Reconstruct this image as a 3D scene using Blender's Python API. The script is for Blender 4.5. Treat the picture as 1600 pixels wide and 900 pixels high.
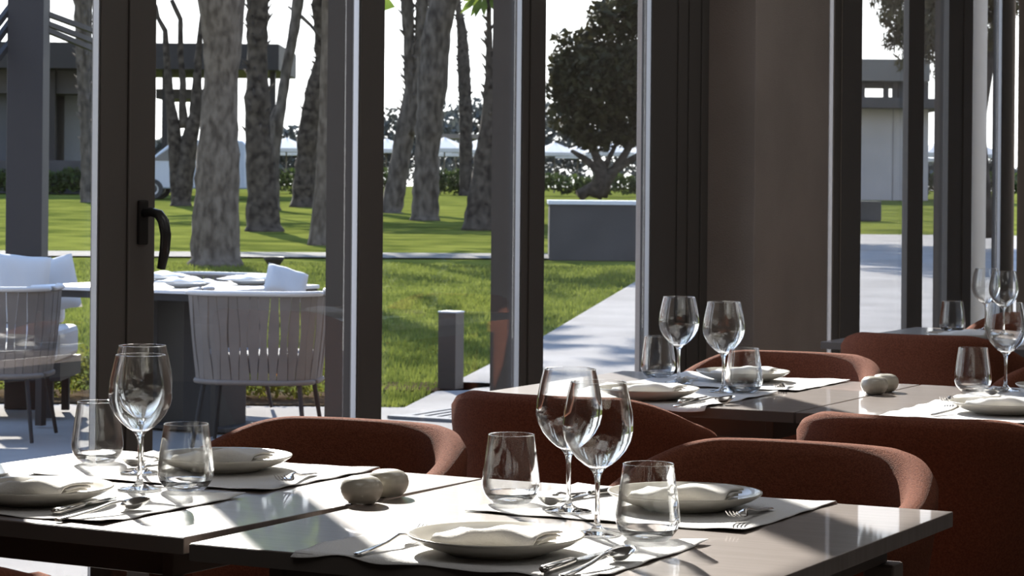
import bpy, math, random
from math import sin, cos, pi, radians, sqrt, atan2
from mathutils import Vector, Matrix
random.seed(7)
for o in list(bpy.data.objects): bpy.data.objects.remove(o)
S = bpy.context.scene
COL = S.collection
# ------------------------------------------------------------------ camera
F, H0, ROLL, TH, EYE = 3840., 289., .009, .476, 1.256
cd = bpy.data.cameras.new('camera'); cam = bpy.data.objects.new('camera', cd); COL.objects.link(cam)
cd.sensor_width = 36; cd.lens = 36*F/1600; cd.shift_y = -(450-H0)/1600
cd.clip_end = 2000; cd.clip_start = .05
cd.dof.use_dof = True; cd.dof.focus_distance = 3.7; cd.dof.aperture_fstop = 30
cam.matrix_world = Matrix.Translation((0, 0, EYE)) @ Matrix.Rotation(TH, 4, 'Z') @ Matrix.Rotation(pi/2, 4, 'X') @ Matrix.Rotation(ROLL, 4, 'Z')
S.camera = cam
# ------------------------------------------------------------------ sky, sun, exposure
w = bpy.data.worlds.new('world'); S.world = w; w.use_nodes = True
nt = w.node_tree; bg = nt.nodes['Background']
SAZ = (-.668, .744)      # horizontal direction towards the sun
SUN_EL = radians(30)
# bright hazy sky: white at the horizon, pale blue overhead, the same in every direction
tcw = nt.nodes.new('ShaderNodeTexCoord'); sxw = nt.nodes.new('ShaderNodeSeparateXYZ'); rpw = nt.nodes.new('ShaderNodeValToRGB')
nt.links.new(tcw.outputs['Generated'], sxw.inputs[0]); nt.links.new(sxw.outputs['Z'], rpw.inputs[0]); nt.links.new(rpw.outputs[0], bg.inputs[0])
er = rpw.color_ramp.elements; er[0].position = 0; er[0].color = (1, .985, .97, 1); er[1].position = .75; er[1].color = (.25, .42, .80, 1)
e_ = er.new(.12); e_.color = (.93, .95, 1, 1); e_ = er.new(.35); e_.color = (.52, .68, 1, 1)
bg.inputs[1].default_value = 2.8
sd = bpy.data.lights.new('sun', 'SUN'); sd.energy = 18; sd.angle = radians(.6); sd.color = (1, .94, .87)
so = bpy.data.objects.new('sun', sd); COL.objects.link(so)
dv = Vector((SAZ[0]*cos(SUN_EL), SAZ[1]*cos(SUN_EL), sin(SUN_EL)))
so.rotation_euler = dv.to_track_quat('Z', 'Y').to_euler(); so.location = dv*60
S.view_settings.view_transform = 'Standard'; S.view_settings.look = 'None'
S.cycles.transparent_max_bounces = 40; S.cycles.max_bounces = 16; S.cycles.transmission_bounces = 16
S.view_settings.exposure = .22; S.view_settings.gamma = 1
# ------------------------------------------------------------------ coordinates
def W(xo, t, z=0):           # (sideways, depth) in the direction of view -> world
    return (cos(TH)*xo-sin(TH)*t, sin(TH)*xo+cos(TH)*t, z)
def P(px, py, z=.75):
    du, d = px-800, py-H0; c, s = cos(ROLL), sin(ROLL)
    u = c*du+s*d; v = -s*du+c*d; t = (EYE-z)/(v/F)
    return W(u/F*t, t, z)
def Q(px, py, t):
    du, d = px-800, py-H0; c, s = cos(ROLL), sin(ROLL)
    u = c*du+s*d; v = -s*du+c*d
    return W(u/F*t, t, EYE-v/F*t)
def gz(t):
    return 0 if t < 20 else (.012*(t-20) if t < 95 else .9)
# ------------------------------------------------------------------ materials
MC = {}
def mat(name, col, rough=.6, metal=0, var=0, scale=30, bump=0, bscale=None, spec=.5, col2=None, detail=4, trans=0, stretch=None, ior=1.45, sheen=0, coat=0):
    if name in MC: return MC[name]
    m = bpy.data.materials.new(name); m.use_nodes = True; n = m.node_tree; b = n.nodes['Principled BSDF']
    b.inputs['Base Color'].default_value = (*col, 1); b.inputs['Roughness'].default_value = rough
    b.inputs['Metallic'].default_value = metal; b.inputs['Specular IOR Level'].default_value = spec
    b.inputs['IOR'].default_value = ior; b.inputs['Transmission Weight'].default_value = trans
    b.inputs['Sheen Weight'].default_value = sheen; b.inputs['Coat Weight'].default_value = coat
    tc = n.nodes.new('ShaderNodeTexCoord'); src = tc.outputs['Object']
    if stretch:
        mp = n.nodes.new('ShaderNodeMapping'); mp.inputs['Scale'].default_value = stretch; n.links.new(src, mp.inputs[0]); src = mp.outputs[0]
    if var or col2:
        nz = n.nodes.new('ShaderNodeTexNoise'); nz.inputs['Scale'].default_value = scale; nz.inputs['Detail'].default_value = detail
        n.links.new(src, nz.inputs['Vector'])
        rp = n.nodes.new('ShaderNodeValToRGB'); a = col; bb = col2 or tuple(min(1, x*(1+var)) for x in col)
        if not col2: a = tuple(x*(1-var) for x in col)
        rp.color_ramp.elements[0].position = .35; rp.color_ramp.elements[1].position = .65
        rp.color_ramp.elements[0].color = (*a, 1); rp.color_ramp.elements[1].color = (*bb, 1)
        n.links.new(nz.outputs['Fac'], rp.inputs[0]); n.links.new(rp.outputs[0], b.inputs['Base Color'])
    if bump:
        nb = n.nodes.new('ShaderNodeTexNoise'); nb.inputs['Scale'].default_value = bscale or scale*3; nb.inputs['Detail'].default_value = 4
        n.links.new(src, nb.inputs['Vector'])
        bp = n.nodes.new('ShaderNodeBump'); bp.inputs['Strength'].default_value = bump; bp.inputs['Distance'].default_value = .01
        n.links.new(nb.outputs['Fac'], bp.inputs['Height']); n.links.new(bp.outputs[0], b.inputs['Normal'])
    MC[name] = m; return m
def thin_glass(name, tint=(1, 1, 1), rough=0, ior=1.5, extra=0, base=.04):
    m = bpy.data.materials.new(name); m.use_nodes = True; n = m.node_tree; n.nodes.clear()
    o = n.nodes.new('ShaderNodeOutputMaterial'); mx = n.nodes.new('ShaderNodeMixShader')
    tr = n.nodes.new('ShaderNodeBsdfTransparent'); tr.inputs[0].default_value = (*tint, 1)
    gl = n.nodes.new('ShaderNodeBsdfGlossy'); gl.inputs['Roughness'].default_value = rough
    lw = n.nodes.new('ShaderNodeLayerWeight'); lw.inputs[0].default_value = .5
    pw = n.nodes.new('ShaderNodeMath'); pw.operation = 'POWER'; pw.inputs[1].default_value = 5; n.links.new(lw.outputs['Facing'], pw.inputs[0])
    ma = n.nodes.new('ShaderNodeMath'); ma.operation = 'MULTIPLY_ADD'; ma.use_clamp = True; ma.inputs[1].default_value = .96*extra if extra else .96; ma.inputs[2].default_value = base
    n.links.new(pw.outputs[0], ma.inputs[0]); s = ma.outputs[0]
    n.links.new(s, mx.inputs[0]); n.links.new(tr.outputs[0], mx.inputs[1]); n.links.new(gl.outputs[0], mx.inputs[2]); n.links.new(mx.outputs[0], o.inputs[0])
    MC[name] = m; return m
def hybrid_glass(name):
    """thin glass seen square on, refracting glass towards its rims and edges"""
    m = thin_glass(name, (.985, .99, .99)); n = m.node_tree; out = n.nodes['Material Output']; thin = out.inputs[0].links[0].from_socket
    g = n.nodes.new('ShaderNodeBsdfGlass'); g.inputs['IOR'].default_value = 1.5; g.inputs['Roughness'].default_value = 0
    lw = n.nodes.new('ShaderNodeLayerWeight'); lw.inputs[0].default_value = .5
    rp = n.nodes.new('ShaderNodeMapRange'); rp.inputs['From Min'].default_value = .25; rp.inputs['From Max'].default_value = .7
    n.links.new(lw.outputs['Facing'], rp.inputs[0]); mx = n.nodes.new('ShaderNodeMixShader')
    n.links.new(rp.outputs[0], mx.inputs[0]); n.links.new(thin, mx.inputs[1]); n.links.new(g.outputs[0], mx.inputs[2]); n.links.new(mx.outputs[0], out.inputs[0]); return m
M_frame = mat('anthracite powder coat', (.092, .085, .077), .5, bump=.05, scale=300)
M_frame_shade = mat('shade darkened outer profile', (.034, .029, .025), .6, bump=.05, scale=300, spec=.2)  # darker copy of the frame coat: shade put into the outer profile's colour
M_seal = mat('pale aluminium spacer', (.30, .31, .33), .35, .5)
M_pane = thin_glass('window glass', (.96, .97, .965), 0, base=.10)
M_bowl = hybrid_glass('drinking glass')
M_solid = mat('thick glass', (1, 1, 1), 0, trans=1, ior=1.5)
M_plaster = mat('taupe plaster', (.33, .285, .255), .9, var=.07, scale=3, bump=.3, bscale=220)
M_ceil = mat('ceiling plaster', (.4, .39, .38), .9, var=.03, scale=4)
M_floor = mat('interior floor', (.075, .065, .058), .5, var=.2, scale=3, stretch=(1, 8, 1))
M_top = mat('ash brown tabletop', (.175, .138, .118), .36, scale=6, col2=(.22, .178, .155), stretch=(1.2, 14, 1), bump=.03, bscale=60, spec=.6, coat=.6)
M_tedge = mat('dark table edge', (.10, .085, .075), .5)
M_leg = mat('bronze brown table leg', (.13, .10, .085), .5)
M_fab = mat('terracotta upholstery', (.165, .056, .031), .9, scale=260, var=.22, bump=.5, bscale=420, spec=.1)
M_cleg = mat('dark stained chair leg', (.12, .075, .05), .5)
M_plate = mat('ivory glazed stoneware', (.50, .47, .41), .22, var=.03, scale=12, coat=.3)
M_nap = mat('white cotton napkin', (.66, .64, .61), .95, bump=.25, bscale=500, var=.03, scale=40)
M_mat = mat('white woven placemat', (.62, .61, .60), .85, bump=.25, bscale=350, var=.02, scale=20)
M_steel = mat('polished cutlery steel', (.62, .60, .57), .16, 1)
M_peb = mat('cream ceramic', (.38, .35, .29), .3, var=.06, scale=25, coat=.2)
M_black = mat('black handle lacquer', (.02, .02, .02), .3)
# outdoor
M_pave = mat('pale concrete paving', (.195, .183, .172), .9, var=.14, scale=1.3, bump=.1, bscale=30, spec=.05)
M_path = mat('garden path concrete', (.15, .14, .125), .9, var=.12, scale=3, spec=.05)
M_lawn = mat('lawn grass', (.046, .058, .012), .95, scale=.9, col2=(.115, .125, .026), bump=1, bscale=18, detail=8, spec=0)
M_bark = mat('grey brown bark', (.030, .025, .021), .95, scale=8, col2=(.105, .09, .076), bump=1, bscale=14, stretch=(1, 1, .45), detail=8, spec=.1)
M_bark2 = mat('dark shaggy bark', (.016, .013, .011), .95, scale=7, col2=(.070, .058, .047), bump=1, bscale=12, detail=8, spec=.1)
M_bark3 = mat('tan palm bark', (.048, .038, .03), .95, scale=11, col2=(.125, .103, .083), bump=1, bscale=26, stretch=(1, 1, .5), detail=8, spec=.1)
def leafmat(name, a, b, tr=.35):
    m = mat(name, a, .7, scale=3, col2=b, spec=.2); n = m.node_tree; p = n.nodes['Principled BSDF']
    t = n.nodes.new('ShaderNodeBsdfTranslucent'); mx = n.nodes.new('ShaderNodeMixShader'); mx.inputs[0].default_value = tr
    for l in list(p.inputs['Base Color'].links): n.links.new(l.from_socket, t.inputs[0])
    n.links.new(p.outputs[0], mx.inputs[1]); n.links.new(t.outputs[0], mx.inputs[2]); n.links.new(mx.outputs[0], n.nodes['Material Output'].inputs[0]); return m
M_leaf = leafmat('dark olive leaves', (.014, .015, .007), (.045, .042, .018), .25)
M_leaf2 = leafmat('brown green drooping leaves', (.05, .042, .02), (.10, .085, .04))
M_frond = leafmat('palm frond green', (.06, .10, .015), (.14, .18, .035), .5)
M_hedge = leafmat('clipped hedge leaves', (.022, .035, .01), (.06, .085, .02))
M_bed = leafmat('flower bed leaves', (.03, .05, .008), (.20, .19, .03), .4)
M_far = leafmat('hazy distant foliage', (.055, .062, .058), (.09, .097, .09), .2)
M_flow = leafmat('orange red petals', (.55, .10, .03), (.75, .35, .06), .4)
M_straw = mat('light grey strap webbing', (.125, .105, .09), .8, var=.1, scale=8)
M_white = mat('white canvas', (.42, .405, .39), .85, var=.03, scale=3)
M_wtop = mat('white terrace tabletop', (.5, .5, .51), .4, var=.02, scale=5)
M_dk = mat('charcoal metal', (.022, .020, .019), .6, spec=.2)
M_dkwall = mat('charcoal rendered wall', (.040, .037, .036), .85, var=.15, scale=2, bump=.2)
M_wwall = mat('off white rendered wall', (.29, .265, .25), .9, var=.05, scale=1)
M_grey = mat('grey concrete fascia', (.12, .11, .10), .9, var=.1, scale=1)
M_van = mat('white blue van paint', (.28, .32, .38), .3, coat=.5)
M_vglass = mat('tinted vehicle glass', (.04, .05, .06), .1)
M_tyre = mat('black rubber', (.03, .03, .03), .8)
M_soil = mat('dry brown soil', (.05, .036, .022), .95, var=.3, scale=6, bump=.4, spec=0)
# ------------------------------------------------------------------ builders
class MB:
    def __init__(s): s.v = []; s.f = []
    def add(s, V, Fc):
        b = len(s.v); s.v += [tuple(p) for p in V]; s.f += [tuple(i+b for i in f) for f in Fc]; return s
    def box(s, x0, x1, y0, y1, z0, z1):
        return s.add([(x0,y0,z0),(x1,y0,z0),(x1,y1,z0),(x0,y1,z0),(x0,y0,z1),(x1,y0,z1),(x1,y1,z1),(x0,y1,z1)],
            [(0,3,2,1),(4,5,6,7),(0,1,5,4),(1,2,6,5),(2,3,7,6),(3,0,4,7)])
    def bar(s, a, b, wd, hd=None, up=(0,0,1)):
        a = Vector(a); b = Vector(b); hd = hd or wd; d = (b-a).normalized(); u = Vector(up)
        if abs(d.dot(u)) > .98: u = Vector((0,1,0))
        x = d.cross(u).normalized()*wd/2; y = x.cross(d).normalized()*hd/2
        return s.add([a-x-y,a+x-y,a+x+y,a-x+y,b-x-y,b+x-y,b+x+y,b-x+y], [(0,3,2,1),(4,5,6,7),(0,1,5,4),(1,2,6,5),(2,3,7,6),(3,0,4,7)])
    def lathe(s, prof, seg=48, c=(0,0,0)):
        n = len(prof); V = []; Fc = []
        for k in range(seg):
            a = 2*pi*k/seg
            for r, z in prof: V.append((c[0]+r*cos(a), c[1]+r*sin(a), c[2]+z))
        for k in range(seg):
            q = (k+1) % seg
            for i in range(n-1): Fc.append((k*n+i, q*n+i, q*n+i+1, k*n+i+1))
        return s.add(V, Fc)
    def tube(s, pts, rad, seg=8, cap=True, rough=0, flat=1):
        V = []; Fc = []; n = len(pts); pts = [Vector(p) for p in pts]
        ref = Vector((.13, .99, .05))
        for i, p in enumerate(pts):
            d = (pts[min(i+1, n-1)]-pts[max(i-1, 0)]).normalized()
            x = d.cross(ref)
            if x.length < .1: x = d.cross(Vector((1, 0, 0)))
            x.normalize(); y = d.cross(x).normalized(); r = rad[i] if isinstance(rad, (list, tuple)) else rad
            for k in range(seg):
                a = 2*pi*k/seg; rr = r*(1+random.uniform(-rough, rough)); V.append(p+x*cos(a)*rr+y*sin(a)*rr*flat)
        for i in range(n-1):
            for k in range(seg):
                q = (k+1) % seg; Fc.append((i*seg+k, i*seg+q, (i+1)*seg+q, (i+1)*seg+k))
        if cap: Fc += [tuple(range(seg-1, -1, -1)), tuple((n-1)*seg+k for k in range(seg))]
        return s.add(V, Fc)
    def prism(s, poly, z0, z1):
        n = len(poly)
        return s.add([(x,y,z0) for x,y in poly]+[(x,y,z1) for x,y in poly], [tuple(range(n-1,-1,-1)), tuple(range(n,2*n))]+[(i,(i+1)%n,n+(i+1)%n,n+i) for i in range(n)])
    def build(s, name, m, parent=None, smooth=False, bevel=0, sub=0, recalc=True):
        me = bpy.data.meshes.new(name); me.from_pydata(s.v, [], s.f); me.update()
        if recalc and len(s.f) < 20000:
            import bmesh
            b = bmesh.new(); b.from_mesh(me); bmesh.ops.recalc_face_normals(b, faces=b.faces); b.to_mesh(me); b.free()
        if smooth: me.polygons.foreach_set('use_smooth', [True]*len(me.polygons))
        me.materials.append(m); o = bpy.data.objects.new(name, me); COL.objects.link(o)
        if parent: o.parent = parent
        if bevel:
            b = o.modifiers.new('bevel', 'BEVEL'); b.width = bevel; b.segments = 2; b.limit_method = 'ANGLE'
        if sub:
            b = o.modifiers.new('sub', 'SUBSURF'); b.levels = sub; b.render_levels = sub
        return o
def tag(o, label=None, cat=None, group=None, kind=None):
    if label: o['label'] = label
    if cat: o['category'] = cat
    if group: o['group'] = group
    if kind: o['kind'] = kind
    return o
def empty(name, loc=(0,0,0), rz=0, label=None, cat=None, group=None, kind=None):
    o = bpy.data.objects.new(name, None); COL.objects.link(o); o.location = loc; o.rotation_euler = (0,0,rz); o.empty_display_size = .05
    return tag(o, label, cat, group, kind)
def copytree(o, parent=None):
    c = o.copy(); COL.objects.link(c)
    if parent: c.parent = parent
    for ch in list(o.children): copytree(ch, c)
    return c
class Proto:
    def __init__(s, fn): s.fn = fn; s.o = None
    def __call__(s, loc, rz, label, group=None):
        if s.o is None: s.o = s.fn(); o = s.o
        else: o = copytree(s.o)
        o.location = loc; o.rotation_euler = (o.rotation_euler[0], o.rotation_euler[1], rz); o['label'] = label
        if group: o['group'] = group
        return o
# ------------------------------------------------------------------ SETTING: room shell
WX = -3.6; YB, YF = -3.0, 12.95; XR = 4.6; ZC = 3.3; ZT = 3.12
tag(MB().box(WX-.12, XR, YB, YF, -.12, 0).build('floor', M_floor), 'dark brown restaurant floor', kind='structure')
tag(MB().box(WX-.5, XR+.2, YB-.2, YF+.2, ZC, ZC+.2).build('ceiling', M_ceil), 'plastered ceiling of the dining room', kind='structure')
tag(MB().box(XR, XR+.2, YB, YF, -.12, ZC).build('wall_right', M_plaster), 'taupe plaster wall opposite the windows', kind='structure')
tag(MB().box(WX-.3, XR+.2, YB-.2, YB, -.12, ZC).build('wall_back', M_plaster), 'taupe plaster wall behind the viewer', kind='structure')
tag(MB().box(WX+.012, XR+.2, YF-.15, YF+.1, 0, ZC).build('wall_front', M_plaster), 'brown plaster wall at the right edge of the photo', kind='structure')
tag(MB().box(WX-.14, WX+.02, YB, YF+.1, ZT, ZC).build('trim_1', M_frame), 'dark header beam above the glazing', kind='structure')
# pillar between the two glazed openings
tag(MB().box(WX-.3, -3.41, 8.602, 9.40, 0, ZC).build('wall_left', M_plaster, bevel=.004), 'wide taupe plastered pillar between two glazed openings', kind='structure')
tag(MB().box(WX-.3, WX+.012, YB, 4.30, -.12, ZC).build('wall_left', M_plaster), 'taupe plaster wall left of the glazing', kind='structure')
def stile(parent, y0, y1, ext=.09, bead=True, grooves=()):
    o = MB().box(WX-.0279, WX, y0, y1, 0, ZT).build('stile', M_frame, parent, bevel=.002)
    MB().box(WX-.022-ext, WX-.028, y0+.001, y1-.001, 0, ZT).build('outer_profile', M_frame_shade, parent)
    if bead: MB().box(WX-.02, WX-.004, y0-.006, y0-.0005, .08, ZT).build('spacer_bead', M_seal, parent)
    for g in grooves:
        MB().box(WX+.0003, WX+.006, g, g+.008, 0, ZT).build('cover_strip', M_frame, parent, bevel=.002)
    return o
def pane(parent, y0, y1):
    MB().box(WX-.026, WX-.022, y0-.001, y1+.001, .08, ZT).build('glass_pane', M_pane, parent)
    MB().box(WX-.09, WX-.001, y0, y1, 0, .085).build('bottom_rail', M_frame, parent, bevel=.003)
specs = [ # kind, stile y0,y1, ext, pane end, grooves
 ('window_5', 4.30, 4.365, .09, 4.815, ()),
 ('door_1', 4.815, 5.041, .004, 5.99, (4.922,)), ('window_6', 6.035, 6.17, .09, 7.04, ()),
 ('window_7', 7.055, 7.219, .09, 8.06, (7.10,)), ('window_8', 8.075, 8.601, .02, None, (8.30, 8.40, 8.52)),
 ('window_9', 9.99, 10.345, .03, 11.0, (10.07,)), ('window_10', 11.0, 11.23, .004, 11.62, ()), ('window_11', 11.62, 12.018, .05, 12.53, (11.85,)), ('window_12', 12.55, 12.79, .03, None, ())]
for i, (nm, y0, y1, ext, pe, gr) in enumerate(specs):
    r = empty(nm, (0, 0, 0), kind='structure')
    r['label'] = {'door_1': 'dark metal glazed door with two wide stiles and a lever handle', 'window_6': 'glazed panel with dark post left of the lawn view', 'window_7': 'glazed panel with dark post showing the round dark tree', 'window_8': 'wide dark jamb beside the plaster pillar'}.get(nm, 'dark framed glazed panel of the window wall')
    stile(r, y0, y1, ext, bead=nm not in ('window_5', 'window_10', 'window_11'), grooves=gr)
    if pe: pane(r, y1, pe)
    nxt = specs[i+1][1] if i+1 < len(specs) else None
    if nm == 'door_1':
        h = MB().tube([(WX, 4.985, 1.178), (WX+.03, 4.985, 1.181), (WX+.052, 4.985, 1.176), (WX+.066, 4.985, 1.158), (WX+.073, 4.985, 1.125), (WX+.070, 4.985, 1.085), (WX+.060, 4.985, 1.042)], [.011, .0115, .0125, .013, .0125, .012, .010], 12, flat=1.2)
        hd = h.build('lever_handle', M_black, r, smooth=True)
        MB().box(WX, WX+.008, 4.965, 5.005, 1.10, 1.21).build('handle_plate', M_dk, hd, bevel=.004)
# glass sliver and jamb between pillar and the second opening
r = empty('window_13', kind='structure', label='narrow glass sliver right of the plaster pillar')
pane(r, 9.40, 9.99)
# light grey column seen through the last pane
o = MB().box(-3.95, -3.80, 12.62, 12.95, 0, ZC).build('trim_2', mat('light grey column paint', (.42, .44, .47), .6)); tag(o, 'light grey outer column behind the last pane', kind='structure')
# added fill lights under the ceiling, above the frame; their panel frames are invented
for i, (x, y) in enumerate([(-1.6, 1.6), (-1.6, 5.0), (-1.6, 8.4), (2.0, 1.6), (2.0, 5.0), (2.0, 8.4)]):
    r = empty('fill_light', (x, y, ZC-.06), 0, 'added square fill light under the ceiling over the '+('window side, ' if x < 0 else 'inner side, ')+['nearest the viewer', 'in the middle row', 'farthest away'][i % 3], 'lamp', 'added ceiling fill lights')
    MB().box(-.77, .77, -.77, -.75, -.02, .06).box(-.77, .77, .75, .77, -.02, .06).box(-.77, -.75, -.75, .75, -.02, .06).box(.75, .77, -.75, .75, -.02, .06).build('frame', M_dk, r)
    ld = bpy.data.lights.new('fill_lamp', 'AREA'); ld.shape = 'SQUARE'; ld.size = 1.5; ld.energy = 10; ld.color = (1, .99, .98)
    lo = bpy.data.objects.new('fill_lamp', ld); COL.objects.link(lo); lo.parent = r
# ------------------------------------------------------------------ TABLES
TH_T = .75
def make_table(wd, dp):
    r = empty('dining_table', cat='table')
    t = MB().box(0, wd, 0, dp, TH_T-.024, TH_T).build('tabletop', M_top, r, bevel=.0015)
    MB().box(.0, wd, -.0012, .0, TH_T-.0245, TH_T-.0015).build('edge_band', M_tedge, t)
    b = MB()
    for a in ((.08, .10, .08, dp-.08), (wd-.10, wd-.08, .08, dp-.08)): b.box(*a, TH_T-.075, TH_T-.024)
    b.box(.10, wd-.10, .09, .11, TH_T-.075, TH_T-.024).box(.10, wd-.10, dp-.11, dp-.09, TH_T-.075, TH_T-.024)
    b.build('apron', M_leg, r, bevel=.002)
    for x in (.06, wd-.11):
        for y in (.06, dp-.11): MB().box(x, x+.05, y, y+.05, 0, TH_T-.075).build('leg', M_leg, r, bevel=.004)
    return r
def table(x, y, rz, wd, dp, label):
    r = make_table(wd, dp); r.location = (x, y, 0); r.rotation_euler.z = rz; tag(r, label, group='brown dining tables'); return r
table(-2.015-.83*cos(.039), 2.899+.83*sin(.039), -.039, .83, .845, 'front left brown dining table under the tall door, beside a dark gap')
table(-1.976, 2.857, 0, .829, .888, 'front right brown dining table with the two cream shakers by its left edge')
table(-2.809, 5.215, 0, .84, .91, 'middle row brown dining table whose left corner touches the drain grate view')
table(-1.963, 5.215, 0, .83, .91, 'middle row brown dining table at the right edge behind a terracotta chair')
table(-2.80, 7.66, 0, .84, 1.0, 'farthest brown dining table in front of the right windows')
# ------------------------------------------------------------------ CHAIRS
def make_chair():
    r = empty('tub_chair', cat='chair')
    N = 72; A = radians(128); V = []; Fc = []
    sec = 14
    for i in range(N+1):
        ph = -A+2*A*i/N
        sx = (1 if sin(ph) >= 0 else -1)*abs(sin(ph))**.82; sy = (1 if cos(ph) >= 0 else -1)*abs(cos(ph))**.85
        k = max(0, min(1, (abs(ph)-radians(30))/(A-radians(30)))); k = k*k*(3-2*k)
        zt = .80-.105*k
        th = .042+.012*k
        def pt(sc, z, off):  # off: inward
            return (sx*(.295*sc-off), sy*(.275*sc-off), z)
        fade = 1
        prof = [(.70, .36, 0), (.80, .42, 0), (.91, .52, 0), (.965, .63, 0), (1, zt-.06, 0), (1.005, zt-.02, 0), (.998, zt-.006, .006), (.99, zt, .02),
                (.985, zt-.004, th-.008), (.975, zt-.025, th), (.93, zt-.10, th), (.87, .56, th), (.80, .48, th), (.70, .40, th)]
        for a in prof: V.append(pt(*a))
    for i in range(N):
        for j in range(sec): q = (j+1) % sec; Fc.append((i*sec+j, (i+1)*sec+j, (i+1)*sec+q, i*sec+q))
    Fc += [tuple(range(sec)), tuple(N*sec+j for j in reversed(range(sec)))]
    MB().add(V, Fc).build('backrest', M_fab, r, smooth=True)
    pl = lambda s, z: [(s*.27*(1 if cos(a) >= 0 else -1)*abs(cos(a))**.75, s*.26*(1 if sin(a) >= 0 else -1)*abs(sin(a))**.75-.01, z) for a in [2*pi*k/40 for k in range(40)]]
    V = []; lv = [(.55, .35), (.72, .36), (.82, .40), (.84, .44), (.80, .465), (.65, .475), (.3, .48)]
    for s_, z in lv: V += pl(s_, z)
    Fc = [tuple(range(39, -1, -1)), tuple((len(lv)-1)*40+k for k in range(40))]
    for i in range(len(lv)-1):
        for k in range(40): q = (k+1) % 40; Fc.append((i*40+k, i*40+q, (i+1)*40+q, (i+1)*40+k))
    MB().add(V, Fc).build('seat', M_fab, r, smooth=True)
    for sx in (-1, 1):
        for sy in (-1, 1): MB().tube([(sx*.14, sy*.13, .37), (sx*.23, sy*.22, 0)], [.016, .010], 10).build('leg', M_cleg, r, smooth=True)
    return r
chair = Proto(make_chair); CG = 'terracotta tub chairs'
# local +y of a chair is its back
chair((-2.42, 3.86, 0), 0, 'terracotta tub chair behind the front left table, open side towards the viewer', CG)
chair((-1.545, 3.93, 0), 0, 'terracotta tub chair with a sunlit arm behind the front right table', CG)
chair((-2.40, 5.03, 0), pi, 'terracotta tub chair seen from behind between the two tall wine glasses and middle table', CG)
chair((-1.55, 4.98, 0), pi, 'large dark terracotta tub chair at the right edge of the photo, seen from behind', CG)
chair((-2.41, 6.20, 0), 0, 'terracotta tub chair with a thin sunlit rim behind the middle left table, by the pillar', CG)
chair((-1.55, 6.25, 0), 0, 'terracotta tub chair behind the far place setting at the right edge', CG)
chair((-2.41, 7.66, 0), pi, 'dark terracotta tub chair pushed under the farthest table', CG)
chair((-2.38, 8.78, 0), 0, 'terracotta tub chair behind the farthest table, seen through wine glasses', CG)
chair((-2.44, 2.66, 0), pi, 'terracotta tub chair at the bottom left corner below the front left table', CG)
# ------------------------------------------------------------------ TABLEWARE
def arc(pts, n=4): return pts
def make_wine():
    r = empty('wine_glass', cat='glass')
    base = [(0, 0), (.034, 0), (.036, .0008), (.036, .002), (.030, .0035), (.015, .006), (.007, .011), (.0046, .018), (.0037, .03), (.0034, .055), (.0037, .075), (.0050, .085), (.008, .0915), (.013, .0965), (.008, .0985), (0, .099)]
    MB().lathe(base, 40).build('stem', M_solid, r, smooth=True)
    prof = [(.012, .0965), (.020, .1010), (.031, .1105), (.041, .1225), (.048, .136), (.0512, .149), (.0515, .160), (.0495, .178), (.0455, .199), (.0405, .2195)]
    inn = [(x-.0009, z+.0006) for x, z in prof]
    MB().lathe(prof, 56).lathe([(.0405, .2195), (.0408, .2206), (.0400, .2211), (.0393, .2203), (.0396, .2195)], 56).lathe(list(reversed(inn)), 56).build('bowl', M_bowl, r, smooth=True)
    return r
def make_tumbler():
    r = empty('tumbler', cat='glass')
    prof = [(.029, .0002), (.036, .006), (.0425, .015), (.0458, .025), (.0462, .034), (.0445, .05), (.0415, .072), (.0385, .092), (.0365, .107)]
    inn = [(.0355, .107), (.0372, .092), (.0402, .072), (.0432, .05), (.0448, .035), (.0440, .026), (.0395, .017)]
    MB().lathe(prof, 56).lathe([(.0365, .107), (.0367, .1082), (.036, .1087), (.0353, .1082), (.0355, .107)], 56).lathe(inn, 56).build('wall', M_bowl, r, smooth=True)
    MB().lathe([(0, .001), (.012, .0008), (.024, .0004), (.0285, .0004), (.033, .0035), (.038, .0095), (.0425, .0165), (.0425, .0175), (.0385, .0155), (.032, .0115), (.02, .0085), (0, .007)], 56).build('thick_base', M_solid, r, smooth=True)
    return r
def make_plate():
    r = empty('dinner_plate', cat='plate')
    MB().lathe([(0, .004), (.05, .0035), (.06, 0), (.066, .0), (.070, .003), (.09, .009), (.108, .016), (.1185, .0225), (.1215, .0252), (.1212, .0272), (.1185, .0268), (.108, .0208), (.092, .0142), (.076, .0092), (.06, .0075), (0, .0072)], 72).build('dish', M_plate, r, smooth=True)
    return r
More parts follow.
